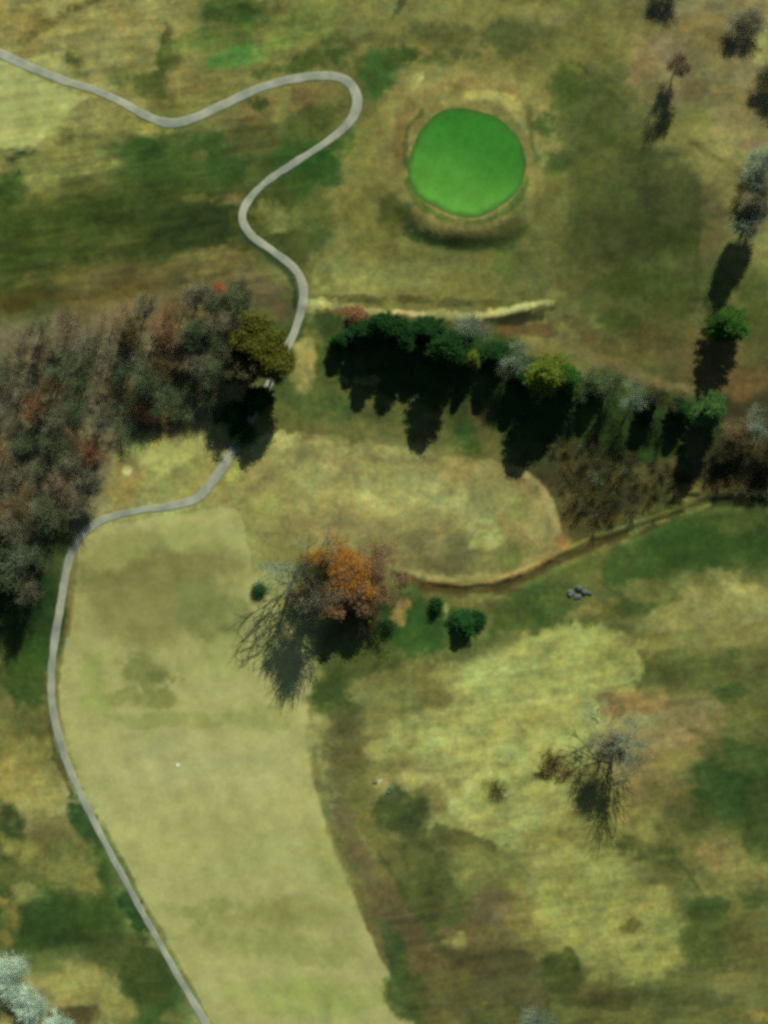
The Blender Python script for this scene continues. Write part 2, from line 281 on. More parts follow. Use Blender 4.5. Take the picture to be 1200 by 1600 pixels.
 E(170, 1570, 50, 20, 20, (134, 122, 64)), E(120, 1590, 40, 16, 0, (86, 74, 42)), E(270, 1590, 26, 12, 0, (104, 96, 48)), L([(70, 1060), (73, 1110), (86, 1175), (112, 1240)], 4, (80, 76, 40), 5, .7), E(55, 1510, 40, 10, 0, (100, 106, 56)),
 # --- fairway tone
 Pg(FAIRWAY, (172, 159, 98), 4, .95, 2), E(240, 890, 125, 62, -4, (122, 112, 62), 34), E(230, 950, 95, 45, 0, (134, 122, 70), 34), E(230, 970, 90, 40, 0, (142, 132, 76), 35), E(330, 960, 60, 50, 30, (124, 124, 70), 20), E(300, 840, 80, 22, 0, (158, 154, 88), 20),
 E(180, 860, 40, 24, -20, (150, 144, 80), 15), E(220, 1050, 44, 24, 0, (116, 118, 64), 20, .85), E(265, 1060, 26, 10, 5, (112, 112, 60), 8), E(215, 1090, 50, 16, 0, (128, 126, 68), 12), E(150, 1060, 24, 50, 0, (148, 150, 80), 18),
 E(350, 1030, 80, 30, -15, (158, 154, 90), 20), E(260, 1125, 120, 12, 0, (146, 144, 80), 14), E(300, 1200, 140, 50, 0, (176, 164, 106), 30), E(400, 1120, 50, 20, 0, (152, 148, 84)), E(330, 1320, 130, 50, 0, (170, 161, 97), 30),
 E(300, 1420, 60, 14, -4, (144, 142, 78), 14), E(440, 1430, 110, 26, -4, (138, 132, 72), 25), E(430, 1480, 130, 26, 6, (138, 138, 74), 25), E(480, 1560, 110, 30, 0, (148, 152, 80), 25), L([(425, 1555), (470, 1572), (510, 1590)], 3, (164, 158, 96), 5, .5),
 E(520, 1360, 26, 60, -18, (158, 152, 84), 14), L([(118, 885), (112, 940), (106, 990)], 4, (140, 108, 60), 5, .7), Pg(CORNER, (168, 162, 96), 5, .95, 3), E(70, 180, 50, 26, 0, (158, 150, 84), 16),
 L([(484, 1110), (488, 1165), (500, 1235), (528, 1320), (566, 1412), (614, 1512)], 5, (98, 94, 52), 9, .6, 6),
 # --- middle lower
 E(540, 1030, 40, 30, 10, (88, 92, 46), 12), E(520, 1090, 36, 30, 0, (66, 82, 38), 12), E(650, 985, 70, 40, -10, (48, 84, 36), 12), E(640, 1000, 50, 30, 0, (54, 84, 36), 12), E(590, 1020, 50, 26, -10, (76, 84, 40)), E(625, 945, 14, 22, 0, (164, 124, 66), 8),
 E(693, 965, 14, 16, 10, (170, 144, 84), 6), E(700, 1035, 50, 14, 0, (92, 94, 48)), E(740, 1000, 40, 20, 0, (84, 96, 46)), E(800, 960, 60, 24, -20, (76, 90, 42)), E(870, 930, 50, 20, -20, (92, 100, 50)), E(820, 1000, 40, 14, -10, (110, 104, 52)),
 E(900, 890, 60, 16, -20, (98, 104, 52)), E(1000, 880, 60, 34, -10, (62, 84, 38), 18), E(1100, 850, 90, 40, -5, (58, 82, 36), 25), E(1160, 810, 60, 20, 0, (84, 92, 44)), E(1000, 940, 60, 26, -10, (74, 86, 42)), E(1180, 880, 30, 18, 0, (60, 82, 38)),
 E(930, 950, 40, 10, -15, (124, 112, 60)), E(1010, 925, 30, 14, 0, (118, 112, 58)), E(1130, 900, 40, 14, -20, (142, 130, 72)), E(1100, 960, 100, 26, -12, (146, 136, 76), 16), E(1170, 940, 50, 30, 0, (158, 150, 84)), E(1150, 1000, 50, 20, 0, (130, 122, 66)),
 E(1050, 1000, 50, 16, -10, (126, 120, 62)), E(1070, 1040, 70, 24, -8, (84, 90, 46), 16), E(1110, 1060, 60, 24, 0, (92, 96, 48)), E(1140, 1020, 30, 10, 0, (68, 86, 42)), E(1090, 1120, 50, 30, 0, (128, 112, 66)), E(1180, 1070, 30, 26, 0, (98, 98, 50)), E(1145, 1085, 20, 14, 0, (64, 82, 42), 8),
 Pg([(700, 1060), (760, 1020), (850, 985), (930, 975), (1000, 1000), (1000, 1060), (960, 1110), (930, 1160), (900, 1240), (880, 1300), (800, 1330), (740, 1300), (705, 1240), (690, 1160)], (157, 151, 82), 14, .9, 14),
 E(760, 1060, 60, 30, 0, (165, 162, 90), 16), E(840, 1120, 50, 26, 20, (150, 142, 78), 16), E(780, 1180, 40, 30, 0, (164, 158, 88), 14), E(950, 1030, 50, 26, 0, (158, 150, 78), 14), E(900, 1000, 30, 16, 0, (164, 162, 86)), E(660, 1150, 70, 26, 0, (160, 158, 88), 14), E(620, 1090, 50, 26, 0, (120, 116, 62)), E(690, 1085, 26, 22, 0, (114, 106, 58)), E(570, 1080, 30, 14, 0, (130, 122, 68)),
 E(560, 1150, 50, 20, 0, (104, 100, 54)), E(540, 1170, 36, 60, 0, (98, 92, 52)), E(600, 1170, 30, 14, 0, (154, 148, 84)), E(640, 1220, 60, 12, 0, (166, 154, 88), 8), E(600, 1225, 26, 12, 0, (152, 134, 80)), E(585, 1222, 8, 5, 0, (196, 184, 136), 4), E(606, 1238, 6, 4, 0, (190, 176, 128), 4),
 E(670, 1250, 30, 24, 0, (120, 106, 58)), E(625, 1275, 44, 40, 0, (62, 76, 40), 14), E(650, 1330, 50, 26, 30, (84, 84, 44)), E(700, 1310, 50, 16, 10, (84, 82, 40), 10), E(755, 1330, 26, 12, 0, (90, 84, 42), 8), E(720, 1220, 26, 60, -10, (164, 158, 90), 10),
 E(700, 1370, 50, 40, 0, (96, 96, 50)), E(680, 1400, 60, 50, 20, (80, 86, 46), 16), E(560, 1330, 20, 80, -22, (106, 92, 58), 10), E(600, 1400, 24, 90, -28, (112, 92, 56), 10), E(650, 1480, 24, 70, -28, (104, 84, 50), 12), L([(590, 1330), (625, 1385), (655, 1420), (690, 1480)], 7, (74, 84, 42), 10, .7, 8),
 E(770, 1420, 30, 30, 0, (108, 90, 58)), E(720, 1470, 14, 12, 0, (140, 132, 72), 6), E(620, 1490, 16, 50, -22, (66, 84, 46), 8), E(640, 1560, 30, 40, -10, (70, 84, 42), 10), E(700, 1560, 40, 40, 0, (94, 88, 48)), E(800, 1540, 60, 40, 0, (92, 84, 50), 16), E(760, 1500, 60, 20, 0, (84, 78, 44)),
 E(740, 1350, 30, 30, 0, (124, 118, 62)), E(800, 1360, 30, 24, 0, (132, 126, 66)), E(775, 1240, 26, 20, 0, (126, 124, 60), 8), E(820, 1270, 60, 40, 0, (154, 147, 82), 14), E(880, 1310, 50, 22, 0, (128, 122, 62)), E(960, 1320, 36, 26, 0, (148, 138, 72), 10), E(940, 1290, 30, 16, 0, (112, 110, 56)),
 Pg([(830, 1360), (900, 1340), (980, 1370), (1040, 1400), (1075, 1440), (1080, 1500), (1040, 1530), (930, 1530), (870, 1490), (830, 1430)], (148, 142, 74), 14, .92, 12), E(960, 1450, 70, 40, 10, (152, 144, 76), 20), E(1010, 1400, 40, 16, 0, (138, 130, 68)), E(900, 1380, 40, 20, 0, (150, 142, 74)),
 E(990, 1445, 8, 5, 0, (110, 102, 52), 4),
 E(1030, 1170, 80, 85, 0, (146, 116, 72), 30, .95), E(1000, 1110, 50, 16, 0, (150, 106, 64), 10), E(975, 1095, 36, 10, 5, (142, 110, 64), 8), E(1040, 1150, 50, 40, 0, (146, 118, 74), 14), E(1000, 1130, 30, 14, 0, (148, 140, 88), 10), E(1020, 1220, 60, 40, 0, (136, 108, 64), 16), E(1060, 1190, 30, 30, 0, (134, 118, 62)), E(1040, 1250, 40, 30, 0, (112, 98, 52)),
 E(1070, 1280, 60, 26, 0, (84, 84, 42), 16), E(1150, 1220, 70, 60, 0, (52, 76, 36), 25), E(1190, 1290, 30, 60, 0, (66, 76, 38), 14), E(1160, 1190, 40, 16, 0, (78, 92, 46)), E(1020, 1330, 50, 20, 10, (74, 80, 40), 14), E(1120, 1340, 36, 30, 0, (132, 108, 62), 12), E(1120, 1355, 20, 12, 0, (148, 118, 66), 8),
 E(1130, 1410, 60, 18, -8, (58, 76, 34), 12), E(1110, 1470, 50, 50, 0, (78, 86, 42), 16), E(1190, 1370, 16, 20, 0, (120, 104, 58)), E(1170, 1470, 40, 40, 0, (94, 90, 46), 14), E(1100, 1560, 60, 30, 0, (96, 96, 50), 14), E(1155, 1540, 40, 30, 0, (124, 112, 60), 12), E(1160, 1585, 30, 8, 0, (136, 120, 66), 6),
 E(960, 1560, 80, 16, 0, (76, 74, 38), 10), E(1040, 1560, 40, 20, 0, (90, 92, 48)), E(900, 1545, 40, 10, 0, (100, 84, 46)), E(880, 1520, 30, 30, 30, (70, 78, 38), 10),
 L([(1060, 1130), (1100, 1150), (1130, 1180)], 5, (98, 94, 50), 6, .6), L([(1050, 1330), (1100, 1400), (1120, 1440)], 4, (70, 82, 38), 5, .6),
]

def paint(U, V):
    """linear albedo at photo coordinates U, V (any shape)"""
    shp = U.shape
    # base grid, smooth interpolation with a warped lookup
    g = np.array([[tone(PAL[c]) for c in row] for row in GRID], float)
    wu = U + 26 * fbm(U, V, 60, 30, 3); wv = V + 26 * fbm(U, V, 60, 34, 3)
    x = np.clip((wu - 50) / 100, 0, 10.999); y = np.clip((wv - 50) / 100, 0, 14.999)
    xi = x.astype(int); yi = y.astype(int); fx = (x - xi)[..., None]; fy = (y - yi)[..., None]
    fx = fx * fx * (3 - 2 * fx); fy = fy * fy * (3 - 2 * fy)
    c = (g[yi, xi] * (1 - fx) + g[yi, xi + 1] * fx) * (1 - fy) + (g[yi + 1, xi] * (1 - fx) + g[yi + 1, xi + 1] * fx) * fy
    # far country: rolling dry grass
    far = smooth(np.maximum(np.abs(U - 600) - 620, np.abs(V - 800) - 820), 0, 300)[..., None]
    fc = np.array(PAL['M']) + (np.array(PAL['G']) - np.array(PAL['M'])) * smooth(fbm(U, V, 500, 38, 3), -.2, .4)[..., None]
    c = c * (1 - far) + fc * far
    edge = .65 * fbm(U, V, 44, 40, 3) + .55 * fbm(U, V, 15, 44, 4, .7)
    wid = fbm(U, V, 20, 50, 4, .65)
    Uf, Vf = U.ravel(), V.ravel(); cf = c.reshape(-1, 3); ef = edge.ravel(); wf = wid.ravel()
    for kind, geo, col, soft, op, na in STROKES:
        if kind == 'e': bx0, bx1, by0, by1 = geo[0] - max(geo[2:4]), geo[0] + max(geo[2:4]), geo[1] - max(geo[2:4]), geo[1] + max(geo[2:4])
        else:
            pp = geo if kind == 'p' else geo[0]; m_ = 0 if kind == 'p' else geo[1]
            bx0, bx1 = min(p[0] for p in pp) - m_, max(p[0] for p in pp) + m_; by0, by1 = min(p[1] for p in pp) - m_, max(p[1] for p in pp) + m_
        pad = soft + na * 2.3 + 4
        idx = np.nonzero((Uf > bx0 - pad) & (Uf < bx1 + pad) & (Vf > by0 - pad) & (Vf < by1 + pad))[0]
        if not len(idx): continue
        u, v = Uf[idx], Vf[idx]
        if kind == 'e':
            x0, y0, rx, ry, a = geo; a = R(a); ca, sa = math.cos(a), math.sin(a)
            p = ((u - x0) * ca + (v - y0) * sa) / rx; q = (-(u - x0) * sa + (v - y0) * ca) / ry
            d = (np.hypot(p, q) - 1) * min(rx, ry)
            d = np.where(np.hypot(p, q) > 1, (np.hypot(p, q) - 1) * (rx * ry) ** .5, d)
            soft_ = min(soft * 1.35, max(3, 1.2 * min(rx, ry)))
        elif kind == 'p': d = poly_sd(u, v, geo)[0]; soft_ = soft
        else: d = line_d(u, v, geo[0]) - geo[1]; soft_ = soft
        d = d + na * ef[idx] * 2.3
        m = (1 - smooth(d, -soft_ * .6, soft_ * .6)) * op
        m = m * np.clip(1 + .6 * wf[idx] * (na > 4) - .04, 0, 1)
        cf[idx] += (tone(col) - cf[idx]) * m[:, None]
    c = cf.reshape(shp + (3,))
    # turf variegation: tussocks, thatch and thin spots
    n1 = fbm(U, V, 34, 60, 3); n2 = fbm(U, V, 9, 64, 3); n3 = vnoise(U, V, 3.2, 70)
    quiet = 1 - .62 * smooth(-poly_sd(U, V, FAIRWAY)[0], -4, 6) - .3 * smooth(-poly_sd(U, V, CORNER)[0], -4, 6)
    n4 = fbm(U + .4 * V, V * 2.2, 26, 66, 3)
    k = 1 + quiet * (.16 * n1 + .12 * n2 + .04 * n3 + .10 * n4)
    band = np.sin((U - .42 * V + 6 * fbm(U, V, 120, 110, 2)) / 7.5) * smooth(-poly_sd(U, V, FAIRWAY)[0], -2, 8)
    k = k + .014 * band
    a_ = R(-9); us = U * math.cos(a_) + V * math.sin(a_); vs_ = -U * math.sin(a_) + V * math.cos(a_)
    reg = smooth(560 - U, 0, 160) * smooth(500 - V, 0, 60) + .6 * smooth(V - 900, 0, 150) * smooth(U - 560, 0, 80)
    k = k + .20 * reg * quiet * fbm(us / 7, vs_, 9, 120, 3)
    c = c * k[..., None]
    hue = (quiet * (.6 * fbm(U, V, 40, 74, 3) + .7 * fbm(U, V, 14, 78, 3)))[..., None]
    c = c * (1 + hue * np.array([.10, .02, -.04]))
    return lin(np.clip(c, 8, 250)) / K

def rgb_mat(name, rough=.95):
    m = bpy.data.materials.new(name); m.use_nodes = True
    b = m.node_tree.nodes['Principled BSDF']; b.inputs['Roughness'].default_value = rough
    b.inputs['Specular IOR Level'].default_value = .05
    return m, m.node_tree, b

def turf_mat(name, fine=.12, bump=.25):
    m, nt, b = rgb_mat(name)
    at = nt.nodes.new('ShaderNodeAttribute'); at.attribute_name = 'turf'
    geo = nt.nodes.new('ShaderNodeNewGeometry')
    n1 = nt.nodes.new('ShaderNodeTexNoise'); n1.inputs['Scale'].default_value = 1.3; n1.inputs['Detail'].default_value = 5; n1.inputs['Roughness'].default_value = .7
    nt.links.new(geo.outputs['Position'], n1.inputs['Vector'])
    mr = nt.nodes.new('ShaderNodeMapRange'); mr.inputs['From Min'].default_value = .25; mr.inputs['From Max'].default_value = .75
    mr.inputs['To Min'].default_value = 1 - fine; mr.inputs['To Max'].default_value = 1 + fine
    nt.links.new(n1.outputs['Fac'], mr.inputs['Value'])
    mx = nt.nodes.new('ShaderNodeVectorMath'); mx.operation = 'SCALE'
    nt.links.new(at.outputs['Color'], mx.inputs[0]); nt.links.new(mr.outputs[0], mx.inputs['Scale'])
    nt.links.new(mx.outputs[0], b.inputs['Base Color'])
    bp = nt.nodes.new('ShaderNodeBump'); bp.inputs['Strength'].default_value = bump; bp.inputs['Distance'].default_value = .15
    nt.links.new(n1.outputs['Fac'], bp.inputs['Height']); nt.links.new(bp.outputs[0], b.inputs['Normal'])
    return m

def noisy_mat(name, c1, c2, scale=1.2, rough=.9, trans=0):
    """two albedos broken up by noise"""
    m, nt, b = rgb_mat(name, rough)
    tc = nt.nodes.new('ShaderNodeNewGeometry')
    n = nt.nodes.new('ShaderNodeTexNoise'); n.inputs['Scale'].default_value = scale; n.inputs['Detail'].default_value = 4
    nt.links.new(tc.outputs['Position'], n.inputs['Vector'])
    cr = nt.nodes.new('ShaderNodeValToRGB'); cr.color_ramp.elements[0].position = .36; cr.color_ramp.elements[1].position = .64
    cr.color_ramp.elements[0].color = (*c1, 1); cr.color_ramp.elements[1].color = (*c2, 1)
    nt.links.new(n.outputs['Fac'], cr.inputs[0]); nt.links.new(cr.outputs[0], b.inputs['Base Color'])
    if trans:
        t = nt.nodes.new('ShaderNodeBsdfTranslucent'); nt.links.new(cr.outputs[0], t.inputs['Color'])
        ms = nt.nodes.new('ShaderNodeMixShader'); ms.inputs[0].default_value = trans
        nt.links.new(b.outputs[0], ms.inputs[1]); nt.links.new(t.outputs[0], ms.inputs[2])
        nt.links.new(ms.outputs[0], nt.nodes['Material Output'].inputs['Surface'])
    return m

def mesh_np(name, verts, faces, col=None, smooth_=False):
    me = bpy.data.meshes.new(name)
    verts = np.ascontiguousarray(verts, np.float32); faces = np.ascontiguousarray(faces, np.int32)
    k = faces.shape[1]
    me.vertices.add(len(verts)); me.vertices.foreach_set('co', verts.ravel())
    me.loops.add(faces.size); me.loops.foreach_set('vertex_index', faces.ravel())
    me.polygons.add(len(faces)); me.polygons.foreach_set('loop_start', np.arange(0, faces.size, k, dtype=np.int32))
    me.update(calc_edges=True)
    if smooth_: me.polygons.foreach_set('use_smooth', np.ones(len(faces), bool))
    if col is not None:
        a = me.attributes.new('turf', 'FLOAT_COLOR', 'POINT')
        a.data.foreach_set('color', np.concatenate([col, np.ones((len(col), 1))], 1).astype(np.float32).ravel())
    me.update(); return me

def link(name, me, mat=None, parent=None, **props):
    o = bpy.data.objects.new(name, me); COL.objects.link(o)
    if mat is not None:
        if not me.materials: me.materials.append(mat)
        elif me.materials[0] is not mat: o.material_slots[0].link = 'OBJECT'; o.material_slots[0].material = mat
    o.parent = parent
    for k, v in props.items(): o[k] = v
    return o

# ------------------------------------------------------------------ ground
core_u = np.arange(-80, 1281, 2.0); core_v = np.arange(-80, 1681, 2.0)
ext = []; s = 4.0; t = 0.0
while t < 30000: t += s; ext.append(t); s *= 1.18
ext = np.array(ext)
gu = np.concatenate([core_u[0] - ext[::-1], core_u, core_u[-1] + ext]); gv = np.concatenate([core_v[0] - ext[::-1], core_v, core_v[-1] + ext])
UU, VV = np.meshgrid(gu, gv)
ZZ = height(UU, VV)
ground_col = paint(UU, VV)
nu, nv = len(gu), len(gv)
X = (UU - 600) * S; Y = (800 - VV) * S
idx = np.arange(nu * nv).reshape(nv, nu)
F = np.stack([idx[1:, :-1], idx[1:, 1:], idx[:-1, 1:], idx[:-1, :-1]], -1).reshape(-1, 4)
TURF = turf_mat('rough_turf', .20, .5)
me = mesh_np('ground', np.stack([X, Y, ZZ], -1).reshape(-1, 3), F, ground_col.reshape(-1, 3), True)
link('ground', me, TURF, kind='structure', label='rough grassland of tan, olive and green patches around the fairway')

def drape(name, poly, mat, lift, label, colfun=None, step=2.0):
    xs = np.arange(min(p[0] for p in poly) - 4, max(p[0] for p in poly) + 4, step); ys = np.arange(min(p[1] for p in poly) - 4, max(p[1] for p in poly) + 4, step)
    a, b = np.meshgrid(xs, ys); d, nx, ny = poly_sd(a, b, poly)
    rag = 0 * a
    keep = d < step * .75
    a2 = np.where(d > 0, nx, a); b2 = np.where(d > 0, ny, b)
    id_ = np.arange(a.size).reshape(a.shape)
    q = keep[:-1, :-1] & keep[1:, :-1] & keep[:-1, 1:] & keep[1:, 1:]
    f = np.stack([id_[1:, :-1], id_[1:, 1:], id_[:-1, 1:], id_[:-1, :-1]], -1)[q]
    used = np.unique(f); remap = np.full(a.size, -1); remap[used] = np.arange(len(used))
    au, bu = a2.ravel()[used], b2.ravel()[used]
    z = height(au, bu) + lift
    v = np.stack([(au - 600) * S, (800 - bu) * S, z], -1)
    c = (colfun or paint)(au, bu)
    return link(name, mesh_np(name, v, remap[f], c, True), mat, kind='structure', label=label)

drape('fairway', FAIRWAY, turf_mat('fairway_turf', .10, .15), .035, 'pale dormant fairway turf beside the cart path')
drape('fairway', CORNER, turf_mat('tee_turf', .10, .15), .035, 'pale mown turf below the cart path in the top left corner')
def green_col(u, v):
    c = np.zeros(u.shape + (3,)) + np.array([68, 128, 40])
    g = smooth(v - .35 * (u - 730), 190, 330)[..., None]
    c = np.array([56, 118, 38]) * (1 - g) + np.array([86, 138, 50]) * g
    rim = smooth(-poly_sd(u, v, GREEN)[0] + 3 * fbm(u, v, 14, 88, 2), 0, 12)[..., None]
    c = np.array([64, 102, 42]) * (1 - rim) + c * rim
    n = .09 * fbm(u, v, 34, 80, 3) + .035 * vnoise(u, v, 5, 84) + .02 * vnoise(u + .3 * v, v * .2, 7, 85)
    return lin(c * (1 + n[..., None])) / K
drape('putting_green', GREEN, turf_mat('green_turf', .06, .05), .05, 'bright green round putting green', green_col)

# cart path: a cambered ribbon with low kerbed edges
cp = np.array(spline(PATH, 10)); tan = np.gradient(cp[:, :2], axis=0); tan /= np.linalg.norm(tan, axis=1)[:, None]
nor = np.stack([-tan[:, 1], tan[:, 0]], 1)
offs = [(-1.0, -.06), (-1.0, .07), (-.9, .09), (-.45, .105), (0, .11), (.45, .105), (.9, .09), (1.0, .07), (1.0, -.06)]
V_, C_ = [], []
for k, (o_, dz) in enumerate(offs):
    p = cp[:, :2] + nor * (cp[:, 2:3] * .79 * o_)
    p = p + nor * (np.sign(o_) * 1.5 * fbm(p[:, 0], p[:, 1], 16, 90, 3))[:, None]
    V_.append(np.stack([(p[:, 0] - 600) * S, (800 - p[:, 1]) * S, height(p[:, 0], p[:, 1]) + dz], 1))
V_ = np.stack(V_, 1); n_ = len(cp); m_ = len(offs)
ii = np.arange(n_ * m_).reshape(n_, m_)
F_ = np.stack([ii[:-1, :-1], ii[:-1, 1:], ii[1:, 1:], ii[1:, :-1]], -1).reshape(-1, 4)
PATHM = noisy_mat('worn_asphalt', (.135, .158, .115), (.225, .24, .165), .22, .9)
link('cart_path', mesh_np('cart_path', V_.reshape(-1, 3), F_), PATHM, kind='structure', label='narrow pale grey winding cart path')

# ------------------------------------------------------------------ tree prototypes
def tubes(segs, sides=3):
    """segs: array n x 8 (p0, p1, r0, r1) -> verts, faces"""
    s = np.asarray(segs, float); p0, p1, r0, r1 = s[:, :3], s[:, 3:6], s[:, 6], s[:, 7]
    d = p1 - p0; d /= np.maximum(np.linalg.norm(d, axis=1), 1e-6)[:, None]
    up = np.where(np.abs(d[:, 2:3]) > .9, [[1., 0, 0]], [[0, 0, 1.]])
    a = np.cross(d, up); a /= np.linalg.norm(a, axis=1)[:, None]; b = np.cross(d, a)
    vs = []
    for k in range(sides):
        c_, s_ = math.cos(2 * math.pi * k / sides), math.sin(2 * math.pi * k / sides)
        vs.append(p0 + (a * c_ + b * s_) * r0[:, None])
    for k in range(sides):
        c_, s_ = math.cos(2 * math.pi * k / sides), math.sin(2 * math.pi * k / sides)
        vs.append(p1 + (a * c_ + b * s_) * r1[:, None])
    v = np.stack(vs, 1).reshape(-1, 3); base = np.arange(len(s))[:, None] * 2 * sides
    fs = [base + np.array([k, (k + 1) % sides, sides + (k + 1) % sides, sides + k]) for k in range(sides)]
    return v, np.stack(fs, 1).reshape(-1, 4)

def grow(rnd, h=12, spread=.8, depth=5, kids=4, fork=.28, r0=.24, lean=0.0):
    """branching skeleton; returns trunk segs, limb segs, twig tips"""
    trunk, limbs, tips = [], [], []
    def perp(d):
        a = Vector((rnd.gauss(0, 1), rnd.gauss(0, 1), rnd.gauss(0, 1))); a -= a.dot(d) * d; return a.normalized()
    def rec(p, d, length, r, k):
        n = 3 if k < 3 else 2; q = p.copy(); dd = d.copy(); pts = [q.copy()]
        for i in range(n):
            dd = (dd + perp(dd) * rnd.uniform(.05, .22) + Vector((0, 0, .05))).normalized()
            q2 = q + dd * length / n
            ra = r * (1 - .45 * i / n); rb = r * (1 - .45 * (i + 1) / n)
            (trunk if k == 0 else limbs).append((*q, *q2, ra, rb)); q = q2; pts.append(q.copy())
        if k >= depth: tips.append((q.copy(), dd.copy())); return
        m = kids + (1 if k == 1 else 0)
        for j in range(m):
            t = rnd.uniform(.45, 1) if j else 1.0
            i = min(int(t * n), n - 1); f = t * n - i; o = pts[i].lerp(pts[i + 1], f)
            ang = spread * rnd.uniform(.55, 1.25) if j else spread * .35 * rnd.random()
            nd = (dd * math.cos(ang) + perp(dd) * math.sin(ang) + Vector((0, 0, .12))).normalized()
            if nd.z < -.15: nd.z = -.15; nd.normalize()
            rec(o, nd, length * rnd.uniform(.55, .82), r * .55 * rnd.uniform(.7, 1), k + 1)
    rec(Vector((0, 0, -.3)), Vector((lean, 0, 1)).normalized(), h * fork, r0, 0)
    return np.array(trunk), np.array(limbs), tips

def fit(arrs, tips, R_, H_):
    """scale the skeleton to crown radius and height without touching the limb radii"""
    allp = np.concatenate([a[:, 3:6] for a in arrs] + [np.array([t[0] for t in tips])])
    cx = (np.percentile(allp[:, 0], 4) + np.percentile(allp[:, 0], 96)) / 2; cy = (np.percentile(allp[:, 1], 4) + np.percentile(allp[:, 1], 96)) / 2
    h0 = np.percentile(allp[:, 2], 70)
    def mid(p):                                   # bring the crown back over its foot
        p = np.array(p, float); f = np.clip(p[..., 2:3] / h0, 0, 1) ** 1.3
        return p - f * np.array([cx, cy, 0])
    arrs = [np.concatenate([mid(a[:, :3]), mid(a[:, 3:6]), a[:, 6:8]], 1) for a in arrs]
    tips = [(Vector(mid(t[0])), t[1]) for t in tips]
    allp = mid(allp)
    rr = np.percentile(np.hypot(allp[:, 0], allp[:, 1]), 96); hh = np.percentile(allp[:, 2], 99.5)
    sc = np.array([R_ / rr, R_ / rr, H_ / hh])
    out = []
    for a in arrs:
        a = a.copy(); a[:, :3] *= sc; a[:, 3:6] *= sc; out.append(a)
    return out, [(Vector(np.array(t[0]) * sc), t[1]) for t in tips]

def bare_proto(seed, R_=4.0, H_=12.0, spread=.8, fork=.28, depth=5, kids=4, twigs=2, tw=.017, tl=(.5, 1.2), r0=.2, lr=.02):
    rnd = random.Random(seed)
    tr, li, tips = grow(rnd, H_, spread, depth, kids, fork, r0)
    (tr, li), tips = fit([tr, li], tips, R_, H_)
    li[:, 6:8] = np.maximum(li[:, 6:8], lr)
    tws = []
    for p, d in tips:
        for k in range(twigs):
            e = (d + Vector((rnd.gauss(0, .5), rnd.gauss(0, .5), rnd.gauss(0, .4)))).normalized() * rnd.uniform(*tl)
            tws.append((*p, *(p + e), tw, tw * .6))
            s0 = p + e * .5; e2 = (e + Vector((rnd.gauss(0, .5), rnd.gauss(0, .5), rnd.gauss(0, .3)))) * .6
            tws.append((*s0, *(s0 + e2), tw * .8, tw * .5))
    tv, tf = tubes(tr, 8); cv, cf = tubes(np.concatenate([li, np.array(tws)]), 3)
    return mesh_np('trunk_mesh', tv, tf, None, True), mesh_np('bare_crown_mesh', cv, cf)

def cards(P, N, A, ln, wd):
    """leaf-sized bent quads: centre P, normal N, long axis A"""
    B = np.cross(N, A)
    a = A * ln[:, None] / 2; b = B * wd[:, None] / 2
    v = np.stack([P - a - b * .6, P + a * .15 - b, P + a, P - a * .2 + b], 1).reshape(-1, 3)
    return v, np.arange(len(P) * 4).reshape(-1, 4)

def unit(a): return a / np.maximum(np.linalg.norm(a, axis=-1, keepdims=True), 1e-9)

def leafy_proto(seed, R_=5.0, H_=14.0, n=30000, size=.36, spread=.8, fork=.25):
    rnd = random.Random(seed); r = np.random.default_rng(seed)
    tr, li, tips = grow(rnd, H_, spread, 4, 4, fork, .26)
    (tr, li), tips = fit([tr, li], tips, R_ * .92, H_ * .96)
    T_ = np.array([t[0] for t in tips])
    T_ = T_[r.random(len(T_)) > .12]
    c = T_[r.integers(0, len(T_), n)] + r.normal(0, .55, (n, 3)) * [1, 1, .7]
    N = unit(r.normal(0, 1, (n, 3)) + [0, 0, .7]); A = unit(np.cross(N, r.normal(0, 1, (n, 3))))
    s = size * r.uniform(.6, 1.3, n)
    v, f = cards(c, N, A, s, s * .7)
    lv, lf = tubes(li, 4)
    tv, tf = tubes(tr, 8)
    return mesh_np('trunk_mesh', tv, tf, None, True), mesh_np('limb_mesh', lv, lf), mesh_np('leaf_mesh', v, f)

